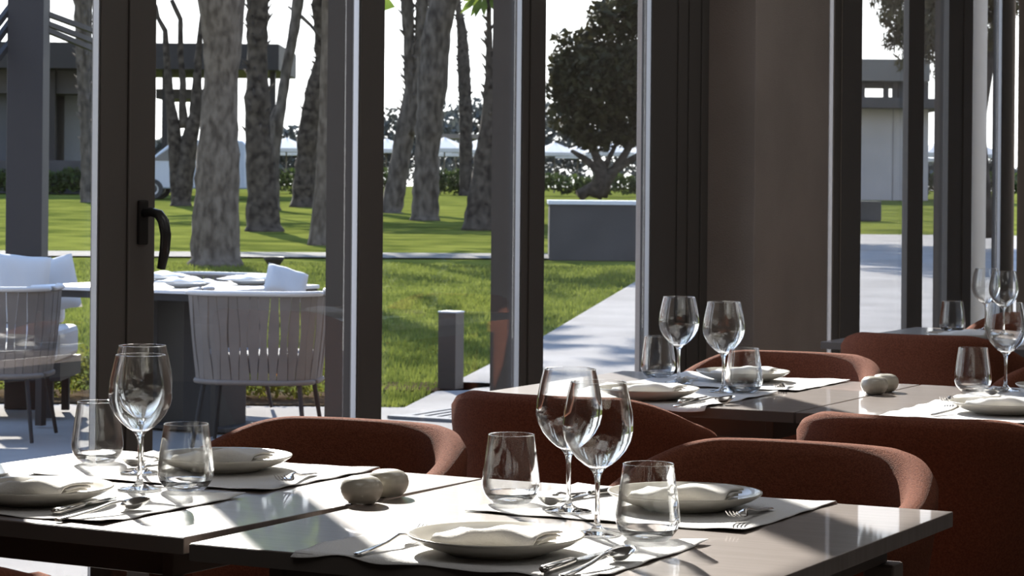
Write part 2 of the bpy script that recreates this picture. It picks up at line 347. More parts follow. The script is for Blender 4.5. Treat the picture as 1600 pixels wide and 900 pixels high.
def make_napkin():
    """cloth folded lengthwise: smooth rounded front, layered edges at both ends"""
    L, hw, th = .158, .040, .0030; NX = 22; mb = MB()
    def rnd(yc, zc, r, a0, a1, n=6): return [(yc+r*cos(a0+(a1-a0)*i/n), zc+r*sin(a0+(a1-a0)*i/n)) for i in range(n+1)]
    def line(y0, y1, z, n=8): return [(y0+(y1-y0)*i/n, z) for i in range(n+1)]
    outer = line(hw, -hw+.012, .0024)[:-1]+rnd(-hw+.0125, .0132, .0108, -pi/2, -3*pi/2)[:-1]+line(-hw+.0125, hw+.002, .0240)
    inn1 = line(hw-.003, -hw+.022, .0075)[:-1]+rnd(-hw+.020, .0108, .0033, -pi/2, -3*pi/2, 4)[:-1]+line(-hw+.020, hw-.005, .0141)
    inn2 = line(hw-.006, -hw+.016, .0188)
    for path, lx in ((outer, 0), (inn1, -.003), (inn2, .002)):
        n = len(path); V = []
        for side in (0, 1):
            for j in range(NX+1):
                u = j/NX*2-1; x = u*(L/2+lx)
                for i, (y, z) in enumerate(path):
                    p1 = path[min(i+1, n-1)]; p0 = path[max(i-1, 0)]; dy, dz = p1[0]-p0[0], p1[1]-p0[1]; l = sqrt(dy*dy+dz*dz) or 1
                    s = 1 if side == 0 else -1; h = z/.026
                    sag = -.012*max(0, -u-.3)*h+.0045*sin(u*3.4+.6)*h+.004*max(0, u-.5)*h+.0016*sin(u*8+y*60)*h-.0025*h*(1-u*u)*(y/.04)
                    yy = y*(1+.05*sin(u*2.2))+.0022*sin(u*5+z*160)
                    V.append((x+.002*sin(y*80+z*200), yy-dz/l*th/2*s, max(.0003, z+dy/l*th/2*s+sag)))
        B = (NX+1)*n; Fc = []
        for j in range(NX):
            for i in range(n-1): a = j*n+i; Fc.append((a, a+1, a+n+1, a+n)); Fc.append((B+a, B+a+n, B+a+n+1, B+a+1))
        for i in range(n-1):
            Fc.append((i, B+i, B+i+1, i+1)); a = NX*n+i; Fc.append((a, a+1, B+a+1, B+a))
        for j in range(NX):
            a = j*n; Fc.append((a, a+n, B+a+n, B+a)); a = j*n+n-1; Fc.append((a, B+a, B+a+n, a+n))
        mb.add(V, Fc)
    return tag(mb.build('napkin', M_nap, smooth=True), cat='napkin')
def ribbon(mb, st, th=.0018):   # stations: x, halfwidth, z, y-centre
    V = []; Fc = []; n = len(st)
    for a in st:
        x, hw, z = a[:3]; yc = a[3] if len(a) > 3 else 0; t = a[4] if len(a) > 4 else th
        V += [(x, yc-hw, z), (x, yc-hw*.55, z+t*.5), (x, yc+hw*.55, z+t*.5), (x, yc+hw, z), (x, yc+hw*.55, z-t*.5), (x, yc-hw*.55, z-t*.5)]
    for i in range(n-1):
        for k in range(6): q = (k+1) % 6; Fc.append((i*6+k, i*6+q, (i+1)*6+q, (i+1)*6+k))
    Fc += [tuple(range(5, -1, -1)), tuple((n-1)*6+k for k in range(6))]
    return mb.add(V, Fc)
def make_fork():   # handle end at x=0, tines to +x, length .19
    m = MB(); ribbon(m, [(0, .004, .0025), (.004, .0085, .003), (.03, .0075, .0045, 0, .003), (.08, .0042, .0085, 0, .0035), (.115, .003, .0155, 0, .0035), (.13, .0045, .0145), (.14, .0095, .0115), (.148, .0118, .009), (.153, .0120, .0085)], .0028)
    for k in range(4):
        y = (k-1.5)*.0062; ribbon(m, [(.1525, .0022, .0085, y), (.165, .0018, .0092, y), (.178, .0015, .0130, y), (.192, .0008, .0205, y*.92)], .0018)
    return tag(m.build('fork', M_steel, smooth=True), cat='fork')
def make_knife():
    r = empty('knife', cat='knife')
    m = MB(); ribbon(m, [(0, .005, .005, 0, .006), (.006, .0092, .005, 0, .010), (.05, .0088, .0052, 0, .010), (.085, .0070, .0055, 0, .009), (.095, .006, .0055, 0, .007)]); m.build('handle', M_steel, r, smooth=True)
    m = MB(); ribbon(m, [(.094, .005, .0055), (.105, .0085, .0045), (.16, .0095, .0035), (.19, .008, .0032), (.205, .0035, .003, .002), (.209, .0008, .003, .003)], .0012); m.build('blade', M_steel, r)
    return r
def make_spoon():
    r = empty('spoon', cat='spoon')
    m = MB(); ribbon(m, [(0, .004, .0025), (.004, .0088, .003), (.03, .0078, .0045, 0, .003), (.08, .0042, .009, 0, .0035), (.115, .0028, .0155, 0, .0035), (.135, .0035, .0165, 0, .003), (.143, .006, .0150)], .0028); m.build('handle', M_steel, r, smooth=True)
    V = []; Fc = []; R_, S_ = 8, 28
    for side in (0, 1):
        for i in range(R_+1):
            q = i/R_
            for k in range(S_):
                a = 2*pi*k/S_; ex = cos(a)*.029*q; wy = sin(a)*.0195*q*(1-.18*cos(a))
                V.append((.169+ex, wy, .0016+.012*q*q+.004*cos(a)*q+(.0014 if side == 0 else 0)*(1-.4*q)))
    B = (R_+1)*S_
    for i in range(R_):
        for k in range(S_):
            q = (k+1) % S_; a = i*S_
            Fc.append((a+k, a+q, a+S_+q, a+S_+k)); Fc.append((B+a+k, B+a+S_+k, B+a+S_+q, B+a+q))
    for k in range(S_): q = (k+1) % S_; a = R_*S_; Fc.append((a+k, a+q, B+a+q, B+a+k))
    MB().add(V, Fc).build('bowl', M_steel, r, smooth=True)
    return r
def make_pebble():
    r = empty('shaker', cat='shaker')
    MB().lathe([(0, .0), (.015, .0), (.022, .002), (.029, .009), (.0332, .0185), (.0338, .025), (.0315, .034), (.025, .0405), (.017, .0435), (.010, .0438), (.007, .0428), (0, .042)], 48).build('body', M_peb, r, smooth=True)
    for a in range(3): MB().lathe([(0, .0), (.0013, .0), (.0013, .0006), (0, .0007)], 8, (.0035*cos(a*2.1), .0035*sin(a*2.1), .0422)).build('pour_hole', M_black, r)
    return r
def make_mat(x0, x1, y0, y1, label, seed, edge=None, curl=.0028):
    """thin sheet with gently wavy border; hangs over a table edge at y=edge"""
    rnd = random.Random(seed); NX, NY = 44, 36; ph = [rnd.uniform(0, 6) for _ in range(8)]
    V = []; Fc = []
    for side in (0, 1):
        for j in range(NY+1):
            for i in range(NX+1):
                u, v = i/NX, j/NY; x = x0+(x1-x0)*u; y = y0+(y1-y0)*v
                eb = max(0, 1-min(u, 1-u, v, 1-v)/.10)**2
                wob = .0025*sin(u*19+ph[0])+.0018*sin(v*23+ph[1])
                x += (wob*.8 if min(u, 1-u) < .01 else 0); y += (.0025*sin(u*21+ph[2]) if min(v, 1-v) < .01 else 0)
                z = .0010+eb*curl*max(0, .45+.55*sin(u*15+ph[3])*cos(v*13+ph[4])+.3*sin(u*31+ph[5]+v*27))
                cor = max(0, 1-(abs(u-1)+abs(v-1))/.14)+max(0, 1-(abs(u-0)+abs(v-1))/.14)+max(0, 1-(abs(u-1)+abs(v))/.14)
                z += .004*cor
                if edge is not None:
                    lo, hi = edge
                    d = max(0, lo-y, y-hi)
                    if d > 0: z -= d*.9; 
                V.append((x-(x0+x1)/2, y-(y0+y1)/2, z+(.0008 if side == 0 else 0)))
    n = NX+1; B = (NX+1)*(NY+1)
    for j in range(NY):
        for i in range(NX):
            a = j*n+i; Fc.append((a, a+1, a+n+1, a+n)); Fc.append((B+a, B+a+n, B+a+n+1, B+a+1))
    for i in range(NX):
        Fc.append((i, B+i, B+i+1, i+1)); a = NY*n+i; Fc.append((a, a+1, B+a+1, B+a))
    for j in range(NY):
        a = j*n; Fc.append((a, a+n, B+a+n, B+a)); a = j*n+NX; Fc.append((a, B+a, B+a+n, a+n))
    o = MB().add(V, Fc).build('placemat', M_mat, smooth=True); o.location = ((x0+x1)/2, (y0+y1)/2, .75)
    return tag(o, label, 'placemat', 'white placemats')
wine, tumbler, plate, napkin, fork, knife, spoon, pebble = [Proto(f) for f in (make_wine, make_tumbler, make_plate, make_napkin, make_fork, make_knife, make_spoon, make_pebble)]
ZM = .7525
make_mat(-1.805, -1.345, 2.852, 3.222, 'white placemat under the nearest plate, at the front edge of the right table', 1, (2.857, 9))
make_mat(-1.80, -1.34, 3.345, 3.765, 'white placemat at the back of the front right table, under the sunlit fork', 2, (0, 3.745))
make_mat(-2.68, -2.19, 2.94, 3.32, 'white placemat at the front of the left table, under spoon and knife', 3, (2.93, 9))
make_mat(-2.68, -2.195, 3.375, 3.765, 'white placemat at the back of the front left table near the terracotta chair', 4, (0, 3.755))
make_mat(-2.64, -2.178, 5.20, 5.66, 'white placemat at the front of the middle left table', 5, (5.215, 9))
make_mat(-2.62, -2.153, 5.72, 6.12, 'white placemat at the back of the middle left table by the pillar', 6, (0, 6.125))
make_mat(-1.775, -1.31, 5.215, 5.65, 'white placemat at the front of the middle right table, at the right edge', 7, (5.215, 9))
make_mat(-1.775, -1.31, 5.72, 6.12, 'white placemat at the back of the middle right table, at the right edge', 8, (0, 6.125))
make_mat(-2.63, -2.17, 7.70, 8.10, 'white placemat on the farthest table by the right windows', 9, (0, 9))
PG, NG = 'ivory dinner plates', 'folded white napkins'
plates = [((-2.424, 3.083), 'ivory dinner plate at the left edge of the photo', 'on the plate at the left edge of the photo', 0),
 ((-2.421, 3.60), 'ivory dinner plate behind the left tumbler in front of a terracotta chair', 'on the plate behind the left tumbler', .05),
 ((-1.557, 2.982), 'large ivory dinner plate nearest to the viewer', 'on the nearest plate, its folds showing at the right', -.05),
 ((-1.52, 3.549), 'ivory dinner plate behind the right tumbler of the front right table', 'on the plate behind the big right tumbler', .03),
 ((-2.378, 5.327), 'ivory dinner plate at the front of the middle left table', 'on the front plate of the middle left table', 0),
 ((-2.391, 5.959), 'ivory dinner plate at the back of the middle left table with a glinting rim', 'on the back plate of the middle left table', .1),
 ((-1.547, 5.424), 'ivory dinner plate cut by the right edge of the photo, on the middle right table', 'on the plate cut by the right edge of the photo', -.2),
 ((-1.55, 5.98), 'ivory dinner plate far back at the right edge, behind the wine glass', 'far back at the right edge of the middle right table', .1),
 ((-2.40, 7.93), 'ivory dinner plate on the farthest table', 'on the farthest table by the windows', .0)]
for (x, y), l, nl, rz in plates:
    plate((x, y, ZM-.0005), 0, l, PG)
    napkin((x+.005, y-.012, ZM+.0095), rz+.02, 'folded white napkin '+nl, NG)
GW, GT = 'tall wine glasses', 'stemless tumblers'
def at(px, py, z=.75, up=ZM): p = P(px, py, z); return (p[0], p[1], up)
for px, py, l in [(218, 768, 'nearer of the two tall wine glasses overlapping at the far left'), (221, 742, 'rear wine glass overlapped by another at the far left'),
  (933, 838, 'nearest tall wine glass, in front of another on the front right table'), (888, 802, 'rear of the two overlapping wine glasses on the front right table'),
  (1060, 600, 'wine glass left of its pair in front of the dark jamb'), (1130, 614, 'wine glass in front of the plaster pillar on the middle table'),
  (1571, 612, 'large wine glass at the right edge on the middle right table'), (1540, 517, 'leftmost wine glass on the farthest table'), (1568, 524, 'right wine glass on the farthest table, behind the large one')]:
    wine(at(px, py), random.uniform(0, 6), 'clear '+l, GW)
for px, py, l in [(152, 724, 'tumbler left of the overlapping wine glasses at the far left'), (290, 768, 'tumbler right of the wine glasses on the front left table'),
  (798, 788, 'tumbler left of the tall wine glasses on the front right table'), (1012, 846, 'largest tumbler, right of the nearest wine glass, by the spoon'),
  (1028, 591, 'tumbler against the dark jamb on the middle left table'), (1162, 615, 'tumbler below the wine glass at the plaster pillar'),
  (1520, 613, 'tumbler left of the large wine glass at the right edge'), (1488, 520, 'tumbler on the farthest table by the window post')]:
    tumbler(at(px, py), random.uniform(0, 6), 'clear stemless '+l, GT)
def lay(pr, a, b, label, group, tip=None, z=ZM, L=.19):
    """a: pixel of handle end, b: pixel of tip; tip overrides nothing, length is real"""
    pa, pb = P(*a, ZM+.003), P(*b, ZM+(0 if pr is knife else .019)); ang = atan2(pb[1]-pa[1], pb[0]-pa[0])
    if tip: x, y = pb[0]-L*cos(ang), pb[1]-L*sin(ang)
    else: x, y = pa[0], pa[1]
    return pr((x, y, z), ang, label, group)
FG, KG, SG = 'steel forks', 'steel knives', 'steel spoons'
lay(fork, (557, 866), (680, 817), 'steel fork left of the nearest plate, tines under its rim', FG, L=.19)
f = lay(fork, (1225, 785), (1143, 800), 'steel fork glinting right of the plate on the back placemat of the front right table', FG, tip=1)
lay(fork, (520, 728), (437, 744), 'steel fork on the back placemat of the front left table', FG, tip=1)
lay(fork, (-40, 752), (6, 741), 'steel fork at the left edge of the photo, only tine tips in view', FG, tip=1)
lay(fork, (1262, 590), (1215, 600), 'steel fork right of the glinting plate on the middle left table', FG, tip=1)
lay(fork, (1455, 648), (1500, 632), 'steel fork left of the plate cut by the right edge', FG)
lay(fork, (1520, 615), (1474, 621), 'steel fork beside the tumbler at the right edge', FG, tip=1)
lay(knife, (848, 893), (940, 868), 'steel knife right of the nearest plate', KG)
lay(spoon, (872, 902), (986, 850), 'steel spoon right of the nearest plate, bowl towards the big tumbler', SG, tip=1, L=.198)
lay(knife, (930, 772), (850, 786), 'steel knife behind the wine glass stems on the back placemat', KG, tip=1, L=.209)
lay(spoon, (925, 764), (850, 776), 'steel spoon with dark bowl between tumbler and wine glass stem', SG, tip=1, L=.198)
lay(knife, (85, 802), (150, 788), 'steel knife at the front of the left table', KG)
lay(spoon, (118, 807), (233, 774), 'steel spoon with round bowl at the front of the left table', SG, tip=1, L=.198)
lay(knife, (290, 716), (215, 730), 'steel knife behind the wine glass on the front left table', KG, tip=1, L=.209)
lay(spoon, (275, 706), (200, 717), 'steel spoon with dark bowl behind the wine glass on the front left table', SG, tip=1, L=.198)
lay(knife, (1062, 630), (1110, 620), 'steel knife at the front of the middle left table', KG)
lay(spoon, (1090, 632), (1147, 617), 'steel spoon below the tumbler at the pillar', SG, tip=1, L=.198)
lay(spoon, (1110, 583), (1062, 590), 'bright steel spoon beside the wine glass by the dark jamb', SG, tip=1, L=.198)
lay(spoon, (1600, 598), (1545, 608), 'dark steel spoon behind the large wine glass at the right edge', SG, tip=1, L=.198)
for px, py, l in [(565, 787, 'nearer round cream ceramic shaker on the front right table'), (606, 776, 'farther round cream ceramic shaker on the front right table'),
   (1366, 616, 'nearer round cream ceramic shaker on the middle right table'), (1383, 612, 'farther round cream ceramic shaker on the middle right table')]:
    pebble(at(px, py, .75, .75), 0, l, 'round ceramic shakers')
# ------------------------------------------------------------------ OUTDOOR GROUND
def Wp(l, z=0): return [W(x, t, z if not callable(z) else z(t)) for x, t in l]
near = [(-3.72, -4, -.012), (-3.72, 20.65, -.012)] + Wp([(.2, 20), (-.6, 13.95), (-14, 13.95)], -.012) + [(-19, -4, -.012)]
b = MB().add(near, [tuple(range(len(near)))])
far = Wp([(.2, 20), (1.64, 30.7), (2.6, 40), (3.6, 46), (5.5, 49), (40, 49), (6.3, 20)], lambda t: gz(t)-.012)
b.add(far, [tuple(range(len(far)))])
tag(b.build('terrace_paving', M_pave), 'pale concrete paving of the terrace and walkway', kind='structure')
b = MB()
ts = [13, 20, 95, 420]; V = []
for t in ts: V += [W(-t*.6-14, t, gz(t)-.03), W(t*.6+14, t, gz(t)-.03)]
b.add(V, [(0, 1, 3, 2), (2, 3, 5, 4), (4, 5, 7, 6)])
tag(b.build('lawn', M_lawn), 'sunlit green lawn with tree shadows', kind='structure')
V = Wp([(-16, 34.6), (1.5, 36.0), (1.5, 37.8), (-16, 36.4)], lambda t: gz(t)-.005)
tag(MB().add(V, [(0, 1, 2, 3)]).build('garden_path', M_path), 'narrow pale path crossing the lawn', kind='structure')
V = []
for k in range(18):
    a = 2*pi*k/18; r_ = .34*(1+.18*sin(3*a)+.1*sin(5*a+1)); V.append((r_*1.7*cos(a), r_*sin(a), 0))
o = MB().add(V, [tuple(range(18))]).build('soil_patch', M_soil); c = P(668, 606, 0); o.location = (c[0]-.2, c[1]+.25, -.012); o.rotation_euler.z = .5
tag(o, 'bare brown soil left of the square bollard', kind='structure')
# grass blades standing on the lawn (near part)
V = []; Fc = []; rg = random.Random(3)
def Lx(t): return -.6+(t-13.95)*.133
cnt = 0
while cnt < 60000:
    t = 13.95+(rg.random()**1.5)*20; x = rg.uniform(-5.2, 2.4)*t/20
    if x > Lx(t)-.03 and t < 33: continue
    if t > 34.2 or (t < 14.95 and x < -1.02): continue
    p = W(x, t, gz(t)-.03); h = rg.uniform(.025, .06); a = rg.uniform(0, pi); wd = .004+.0002*t; lx, ly = rg.uniform(-.02, .02), rg.uniform(-.02, .02)
    k = len(V); V += [(p[0]-wd*cos(a), p[1]-wd*sin(a), p[2]), (p[0]+wd*cos(a), p[1]+wd*sin(a), p[2]), (p[0]+lx, p[1]+ly, p[2]+h)]; Fc.append((k, k+1, k+2)); cnt += 1
M_blade = leafmat('grass blades', (.062, .082, .015), (.15, .17, .035), .45)
tag(MB().add(V, Fc).build('lawn_grass', M_blade, recalc=False), 'short sunlit grass blades on the lawn beyond the terrace', 'grass', kind='stuff')
# ------------------------------------------------------------------ foliage helper
def leaves(mb, blobs, n, size, rnd, shell=.55, droop=0):
    tot = sum(b[3]*b[4]*b[5] for b in blobs)
    for (cx, cy, cz, rx, ry, rz_) in blobs:
        m = int(n*rx*ry*rz_/tot)
        for _ in range(m):
            while True:
                v = Vector((rnd.uniform(-1, 1), rnd.uniform(-1, 1), rnd.uniform(-1, 1)))
                if shell < v.length < 1: break
            c = Vector((cx+v.x*rx, cy+v.y*ry, cz+v.z*rz_)); s = size*rnd.uniform(.5, 1.3)
            a = Vector((rnd.gauss(0, 1), rnd.gauss(0, 1), rnd.gauss(0, 1)-droop)).normalized()*s
            bb = a.cross(Vector((rnd.gauss(0, 1), rnd.gauss(0, 1), rnd.gauss(0, 1)))).normalized()*s*(.45 if not droop else .2)
            k = len(mb.v); mb.v += [tuple(c-a), tuple(c+bb), tuple(c+a), tuple(c-bb)]; mb.f.append((k, k+1, k+2, k+3))
def loc(mb, o):
    mb.v = [(x-o[0], y-o[1], z-o[2]) for x, y, z in mb.v]; return mb
# ------------------------------------------------------------------ TREES
rt = random.Random(11)
def trunk(name, path, t, m, label, ruff=.08, spikes=0, extra=(), crown=None, tall=0, base_y=None, cat='tree', ncap=0):
    """path: list of (px, py, width px) from the top down; the last one is the foot"""
    foot = Q(path[-1][0], path[-1][1], t); foot = (foot[0], foot[1], gz(t)-.05)
    r = empty(name, foot, label=label, cat=cat, group='trees on the lawn')
    def tb(path, nm, extend=True, parent=r):
        pts = []; rad = []
        P3 = [(Q(x, y, t), w_*t/F/2) for x, y, w_ in path]
        if extend:   # carry on above the frame
            (a, ra), (b_, rb) = P3[0], P3[1]; d = (Vector(a)-Vector(b_)); d = d/max(.2, d.z)
            P3 = [((a[0]+d.x*.35*k, a[1]+d.y*.35*k, a[2]+k), ra*(1-.08*k)) for k in (3.2+tall, 2.2+tall*.6, 1.2)] + P3
        for i in range(len(P3)-1):
            (a, ra), (b_, rb) = P3[i], P3[i+1]; N = max(2, int((Vector(a)-Vector(b_)).length/.16))
            for k in range(N):
                q = k/N; pts.append(Vector(a).lerp(Vector(b_), q)); rad.append(ra+(rb-ra)*q)
        pts.append(Vector(P3[-1][0])); rad.append(P3[-1][1])
        mb = MB(); rr = [x*(1+rt.uniform(-ruff, ruff)) for x in rad]
        mb.tube(pts, rr, 14, rough=ruff*.8)
        if spikes:
            for i in range(2, len(pts)-2):
                if pts[i].z < spikes: continue
                for _ in range(3):
                    a = rt.uniform(0, 2*pi); d = Vector((cos(a), sin(a), 0)); p = pts[i]+d*rr[i]*.9; u = Vector((-sin(a), cos(a), 0))*.035
                    q = p+d*rt.uniform(.08, .2)+Vector((0, 0, rt.uniform(.05, .2)))
                    k = len(mb.v); mb.v += [tuple(p-u), tuple(p+u), tuple(p-Vector((0, 0, .1))), tuple(q)]; mb.f += [(k, k+1, k+3), (k+1, k+2, k+3), (k+2, k, k+3)]
        loc(mb, foot).build(nm, m, parent, smooth=True)
        return pts[0]
    path = list(path); x, y, w_ = path[-1]; path = path[:-1]+[(x, y-12*40/t, w_*.96), (x, y+2, w_*1.15)]
    path[-1] = (x, (EYE-gz(t)+.06)/t*F+H0+ROLL*(x-800), w_*1.2)
    top = tb(path, 'trunk')
    for e in extra: tb(e[0], 'branch', e[1])
    if crown == 'palm':
        mb = MB()
        for k in range(26):
            a = 2*pi*k/26+rt.uniform(-.2, .2); el = rt.uniform(-.5, .9); Lf = 2.7+tall*.5; prev = None
            for s in range(9):
                q = s/8; p = Vector(top)+Vector((cos(a)*Lf*q, sin(a)*Lf*q, .15+Lf*(q*sin(el)-.55*q*q)))
                if prev is not None and s > 2:
                    for sg in (-1, 1):
                        u = Vector((-sin(a), cos(a), -.5))*sg*.45*(1-.6*q); k2 = len(mb.v); mb.v += [tuple(prev), tuple(p), tuple(p+u+Vector((cos(a), sin(a), 0))*.2)]; mb.f.append((k2, k2+1, k2+2))
                prev = p
        loc(mb, foot).build('crown', M_frond, r, recalc=False)['kind'] = 'stuff'
    elif crown:
        mb = MB(); bl = [(top[0]+rt.uniform(-1, 1)*crown, top[1]+rt.uniform(-1, 1)*crown, top[2]+rt.uniform(.2, 1.4), crown, crown, .8) for _ in range(3)]
        leaves(mb, bl, 700, .28, rt); loc(mb, foot).build('crown', M_leaf, r, recalc=False)['kind'] = 'stuff'
    return r
trunk('tree', [(130, 0, 32), (131, 60, 27), (132, 140, 20), (135, 250, 17), (135, 318, 20)], 74, M_bark, 'rough slim palm trunk left of the tall dark door stiles', .1, spikes=2.5, crown='palm')
trunk('tree', [(320, 0, 10), (312, 60, 9), (309, 110, 12), (305, 180, 20), (294, 230, 28), (283, 322, 32)], 70, M_bark2, 'crooked tree forking into three stems left of the big trunk', .06,
   extra=[([(243, 8, 6), (247, 28, 7), (258, 48, 9), (261, 100, 11), (266, 160, 14), (272, 200, 20), (278, 322, 22)], False), ([(268, 0, 7), (282, 30, 8), (282, 85, 9), (286, 130, 10), (285, 165, 12), (288, 200, 16)], False)], crown=1.4)
trunk('tree', [(346, 0, 74), (348, 70, 60), (346, 110, 54), (342, 200, 62), (339, 300, 72), (337, 360, 74), (337, 418, 80)], 33.2, M_bark3, 'thickest tan palm trunk right of the door handle', .05, crown='palm', tall=2.4)
trunk('tree', [(402, 0, 34), (402, 100, 34), (403, 190, 40), (408, 280, 46), (412, 362, 58)], 48, M_bark2, 'dark shaggy trunk just right of the thickest trunk', .1, spikes=2.2, crown='palm')
trunk('tree', [(466, 0, 18), (459, 50, 16), (448, 105, 16), (439, 165, 17), (432, 190, 24), (426, 250, 20), (423, 330, 30)], 66, M_bark, 'slim grey trunk leaning left over the pale umbrellas', .05, crown=1.5,
   extra=[([(500, 58, 4), (486, 40, 5), (472, 27, 6), (450, 10, 3)], False)])
trunk('tree', [(505, 0, 36), (508, 90, 30), (497, 140, 38), (484, 200, 36), (478, 260, 34), (475, 318, 40)], 70, M_bark2, 'dark bent trunk beside the second door post', .08, spikes=3.3, crown=1.4)
trunk('tree', [(513, 60, 22), (510, 200, 26), (505, 300, 28), (501, 384, 38)], 41, M_bark3, 'pale trunk partly hidden by the second dark post', .05, crown='palm')
trunk('tree', [(636, 0, 20), (639, 60, 18), (641, 140, 18), (634, 200, 30), (624, 260, 32), (612, 337, 34)], 64, M_bark, 'blue grey leaning trunk at the left of the lawn view', .06, spikes=3.2, crown='palm',
   extra=[([(660, 0, 20), (657, 80, 20), (652, 150, 24), (640, 210, 28)], True)])
trunk('tree', [(694, 0, 44), (682, 50, 44), (678, 110, 46), (672, 180, 44), (667, 240, 40), (664, 345, 44)], 57, M_bark, 'thick grey brown trunk in the middle of the lawn view', .07, crown=1.6,
   extra=[([(672, -10, 9), (676, 30, 10), (678, 70, 12)], True)])
trunk('tree', [(716, 10, 9), (722, 50, 16), (725, 110, 20), (728, 180, 20), (728, 303, 22)], 92, M_bark2, 'slender palm trunk with spiky stubs before the umbrellas', .08, spikes=4, crown='palm')
spiky = trunk('tree', [(764, 40, 8), (765, 90, 13), (767, 120, 18), (764, 190, 26), (757, 260, 36), (749, 358, 52)], 50, M_bark2, 'spiky tapering palm trunk right in the lawn view, a frond above', .07, spikes=2.6, crown='palm')
# fan palm crown visible at the top of the lawn view
top = Q(758, 0, 50); mb = MB()
for k in range(20):
    a = 2*pi*k/20; L_ = .55; d = Vector((cos(a), sin(a)*.6, sin(a)))*L_
    u = Vector((-sin(a), .3, cos(a)))*.07; kk = len(mb.v); c = Vector(top)+Vector((rt.uniform(-.1, .1), rt.uniform(-.1, .1), .15))
    mb.v += [tuple(c), tuple(c+d*.6+u), tuple(c+d), tuple(c+d*.6-u)]; mb.f.append((kk, kk+1, kk+2, kk+3))
o = loc(mb, spiky.location).build('frond', M_frond, spiky, recalc=False); tag(o, 'yellow green fan leaves', kind='stuff')
# broad tree whose trunk stands behind the wide jamb and whose crown is above the frame: it shades the walkway
tc_ = W(3.25, 51, gz(51)-.03); r = empty('broad_tree', tc_, label='tall broad tree hidden behind the wide dark jamb, crown above the photo', cat='tree')
mb = MB(); mb.tube([(0, 0, 0), (.1, 0, 3), (0, .1, 6.5)], [.24, .2, .16], 12, rough=.06).build('trunk', M_bark2, r, smooth=True)
mb = MB(); leaves(mb, [(rt.uniform(-3, 4.5), rt.uniform(-3, 4), 8.2+rt.uniform(-.5, 1.5), 1.9, 1.9, 1.0) for _ in range(13)], 9000, .2, rt, .1)
mb.build('foliage', M_leaf, r, recalc=False)['kind'] = 'stuff'
# round dark tree
t = 78; foot = Q(930, 300, t); foot = (foot[0], foot[1], gz(t)-.03)
r = empty('round_tree', foot, label='round dark dense tree above the charcoal planter wall', cat='tree')
mb = MB()
for a in ([(905, 306), (928, 288), (936, 262), (950, 225)], [(925, 306), (935, 270), (905, 248), (880, 235)], [(940, 306), (950, 270), (985, 245), (1010, 225)], [(935, 306), (938, 270), (915, 225), (905, 190)], [(932, 306), (948, 280), (975, 230), (985, 180)]):
    pts = [Q(x, y, t) for x, y in a]; mb.tube([(p[0], p[1]+.2*i, p[2]) for i, p in enumerate(pts)], [.20, .17, .11, .06], 8, rough=.08)
loc(mb, foot).build('trunk', M_bark2, r, smooth=True)
mb = MB(); bl = []
for (x, y, rp) in [(935, 130, 75), (900, 100, 45), (985, 110, 60), (890, 180, 35), (930, 200, 45), (985, 190, 50), (1030, 150, 60), (880, 60, 18), (960, 30, 45), (1010, 20, 50), (925, 70, 35), (880, 140, 30), (1060, 60, 50)]:
    c = Q(x, y, t+rt.uniform(-.8, .8)); s = rp*t/F; bl.append((*c, s, s, s*.85))
leaves(mb, bl, 15000, .15, rt, .3)
loc(mb, foot).build('foliage', M_leaf, r, recalc=False)['kind'] = 'stuff'
# drooping tree seen through right windows
t = 42; foot = Q(1535, 330, t); foot = (foot[0], foot[1], gz(t)-.03)
r = empty('drooping_tree', foot, label='tree with brown green drooping foliage at the top of the right windows', cat='tree')
mb = MB()
for a in ([(1543, 372), (1538, 280), (1530, 180), (1515, 80), (1500, -60)], [(1530, 180), (1545, 100), (1560, 20), (1570, -80)], [(1515, 80), (1480, 10), (1440, -50), (1390, -90)]):
    mb.tube([Q(x, y, t) for x, y in a], [.13, .10, .08, .06, .04][:len(a)], 8, rough=.06)
loc(mb, foot).build('trunk', M_bark2, r, smooth=True)
mb = MB(); bl = []
for (x, y, rp) in [(1400, 20, 30), (1395, 62, 18), (1430, 50, 36), (1415, 95, 18), (1460, 70, 32), (1470, 20, 40), (1500, 60, 26), (1520, 30, 30), (1470, 112, 16), (1450, -40, 60), (1520, -40, 60), (1390, -20, 30), (1368, 2, 10), (1545, 60, 20), (1560, 0, 40)]:
    c = Q(x, y, t+rt.uniform(-.6, .6)); s = rp*t/F; bl.append((*c, s, s, s))
leaves(mb, bl, 17000, .09, rt, .15, droop=1.0)
loc(mb, foot).build('foliage', M_leaf2, r, recalc=False)['kind'] = 'stuff'
# background tree belt
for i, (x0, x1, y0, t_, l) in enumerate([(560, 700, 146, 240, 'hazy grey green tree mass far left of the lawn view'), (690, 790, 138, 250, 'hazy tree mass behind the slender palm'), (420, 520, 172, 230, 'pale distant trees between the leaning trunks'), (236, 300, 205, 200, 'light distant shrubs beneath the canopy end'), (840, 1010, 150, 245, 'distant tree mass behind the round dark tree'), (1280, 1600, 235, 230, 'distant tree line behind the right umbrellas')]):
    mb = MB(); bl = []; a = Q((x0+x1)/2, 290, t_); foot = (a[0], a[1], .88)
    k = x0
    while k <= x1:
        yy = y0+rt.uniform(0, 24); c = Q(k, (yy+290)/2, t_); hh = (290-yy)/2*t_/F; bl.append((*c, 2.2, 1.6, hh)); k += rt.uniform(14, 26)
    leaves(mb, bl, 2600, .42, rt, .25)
    o = loc(mb, foot).build('distant_trees', M_far, recalc=False); o.location = (foot[0], foot[1], foot[2]-.25); tag(o, l, 'trees', kind='stuff')
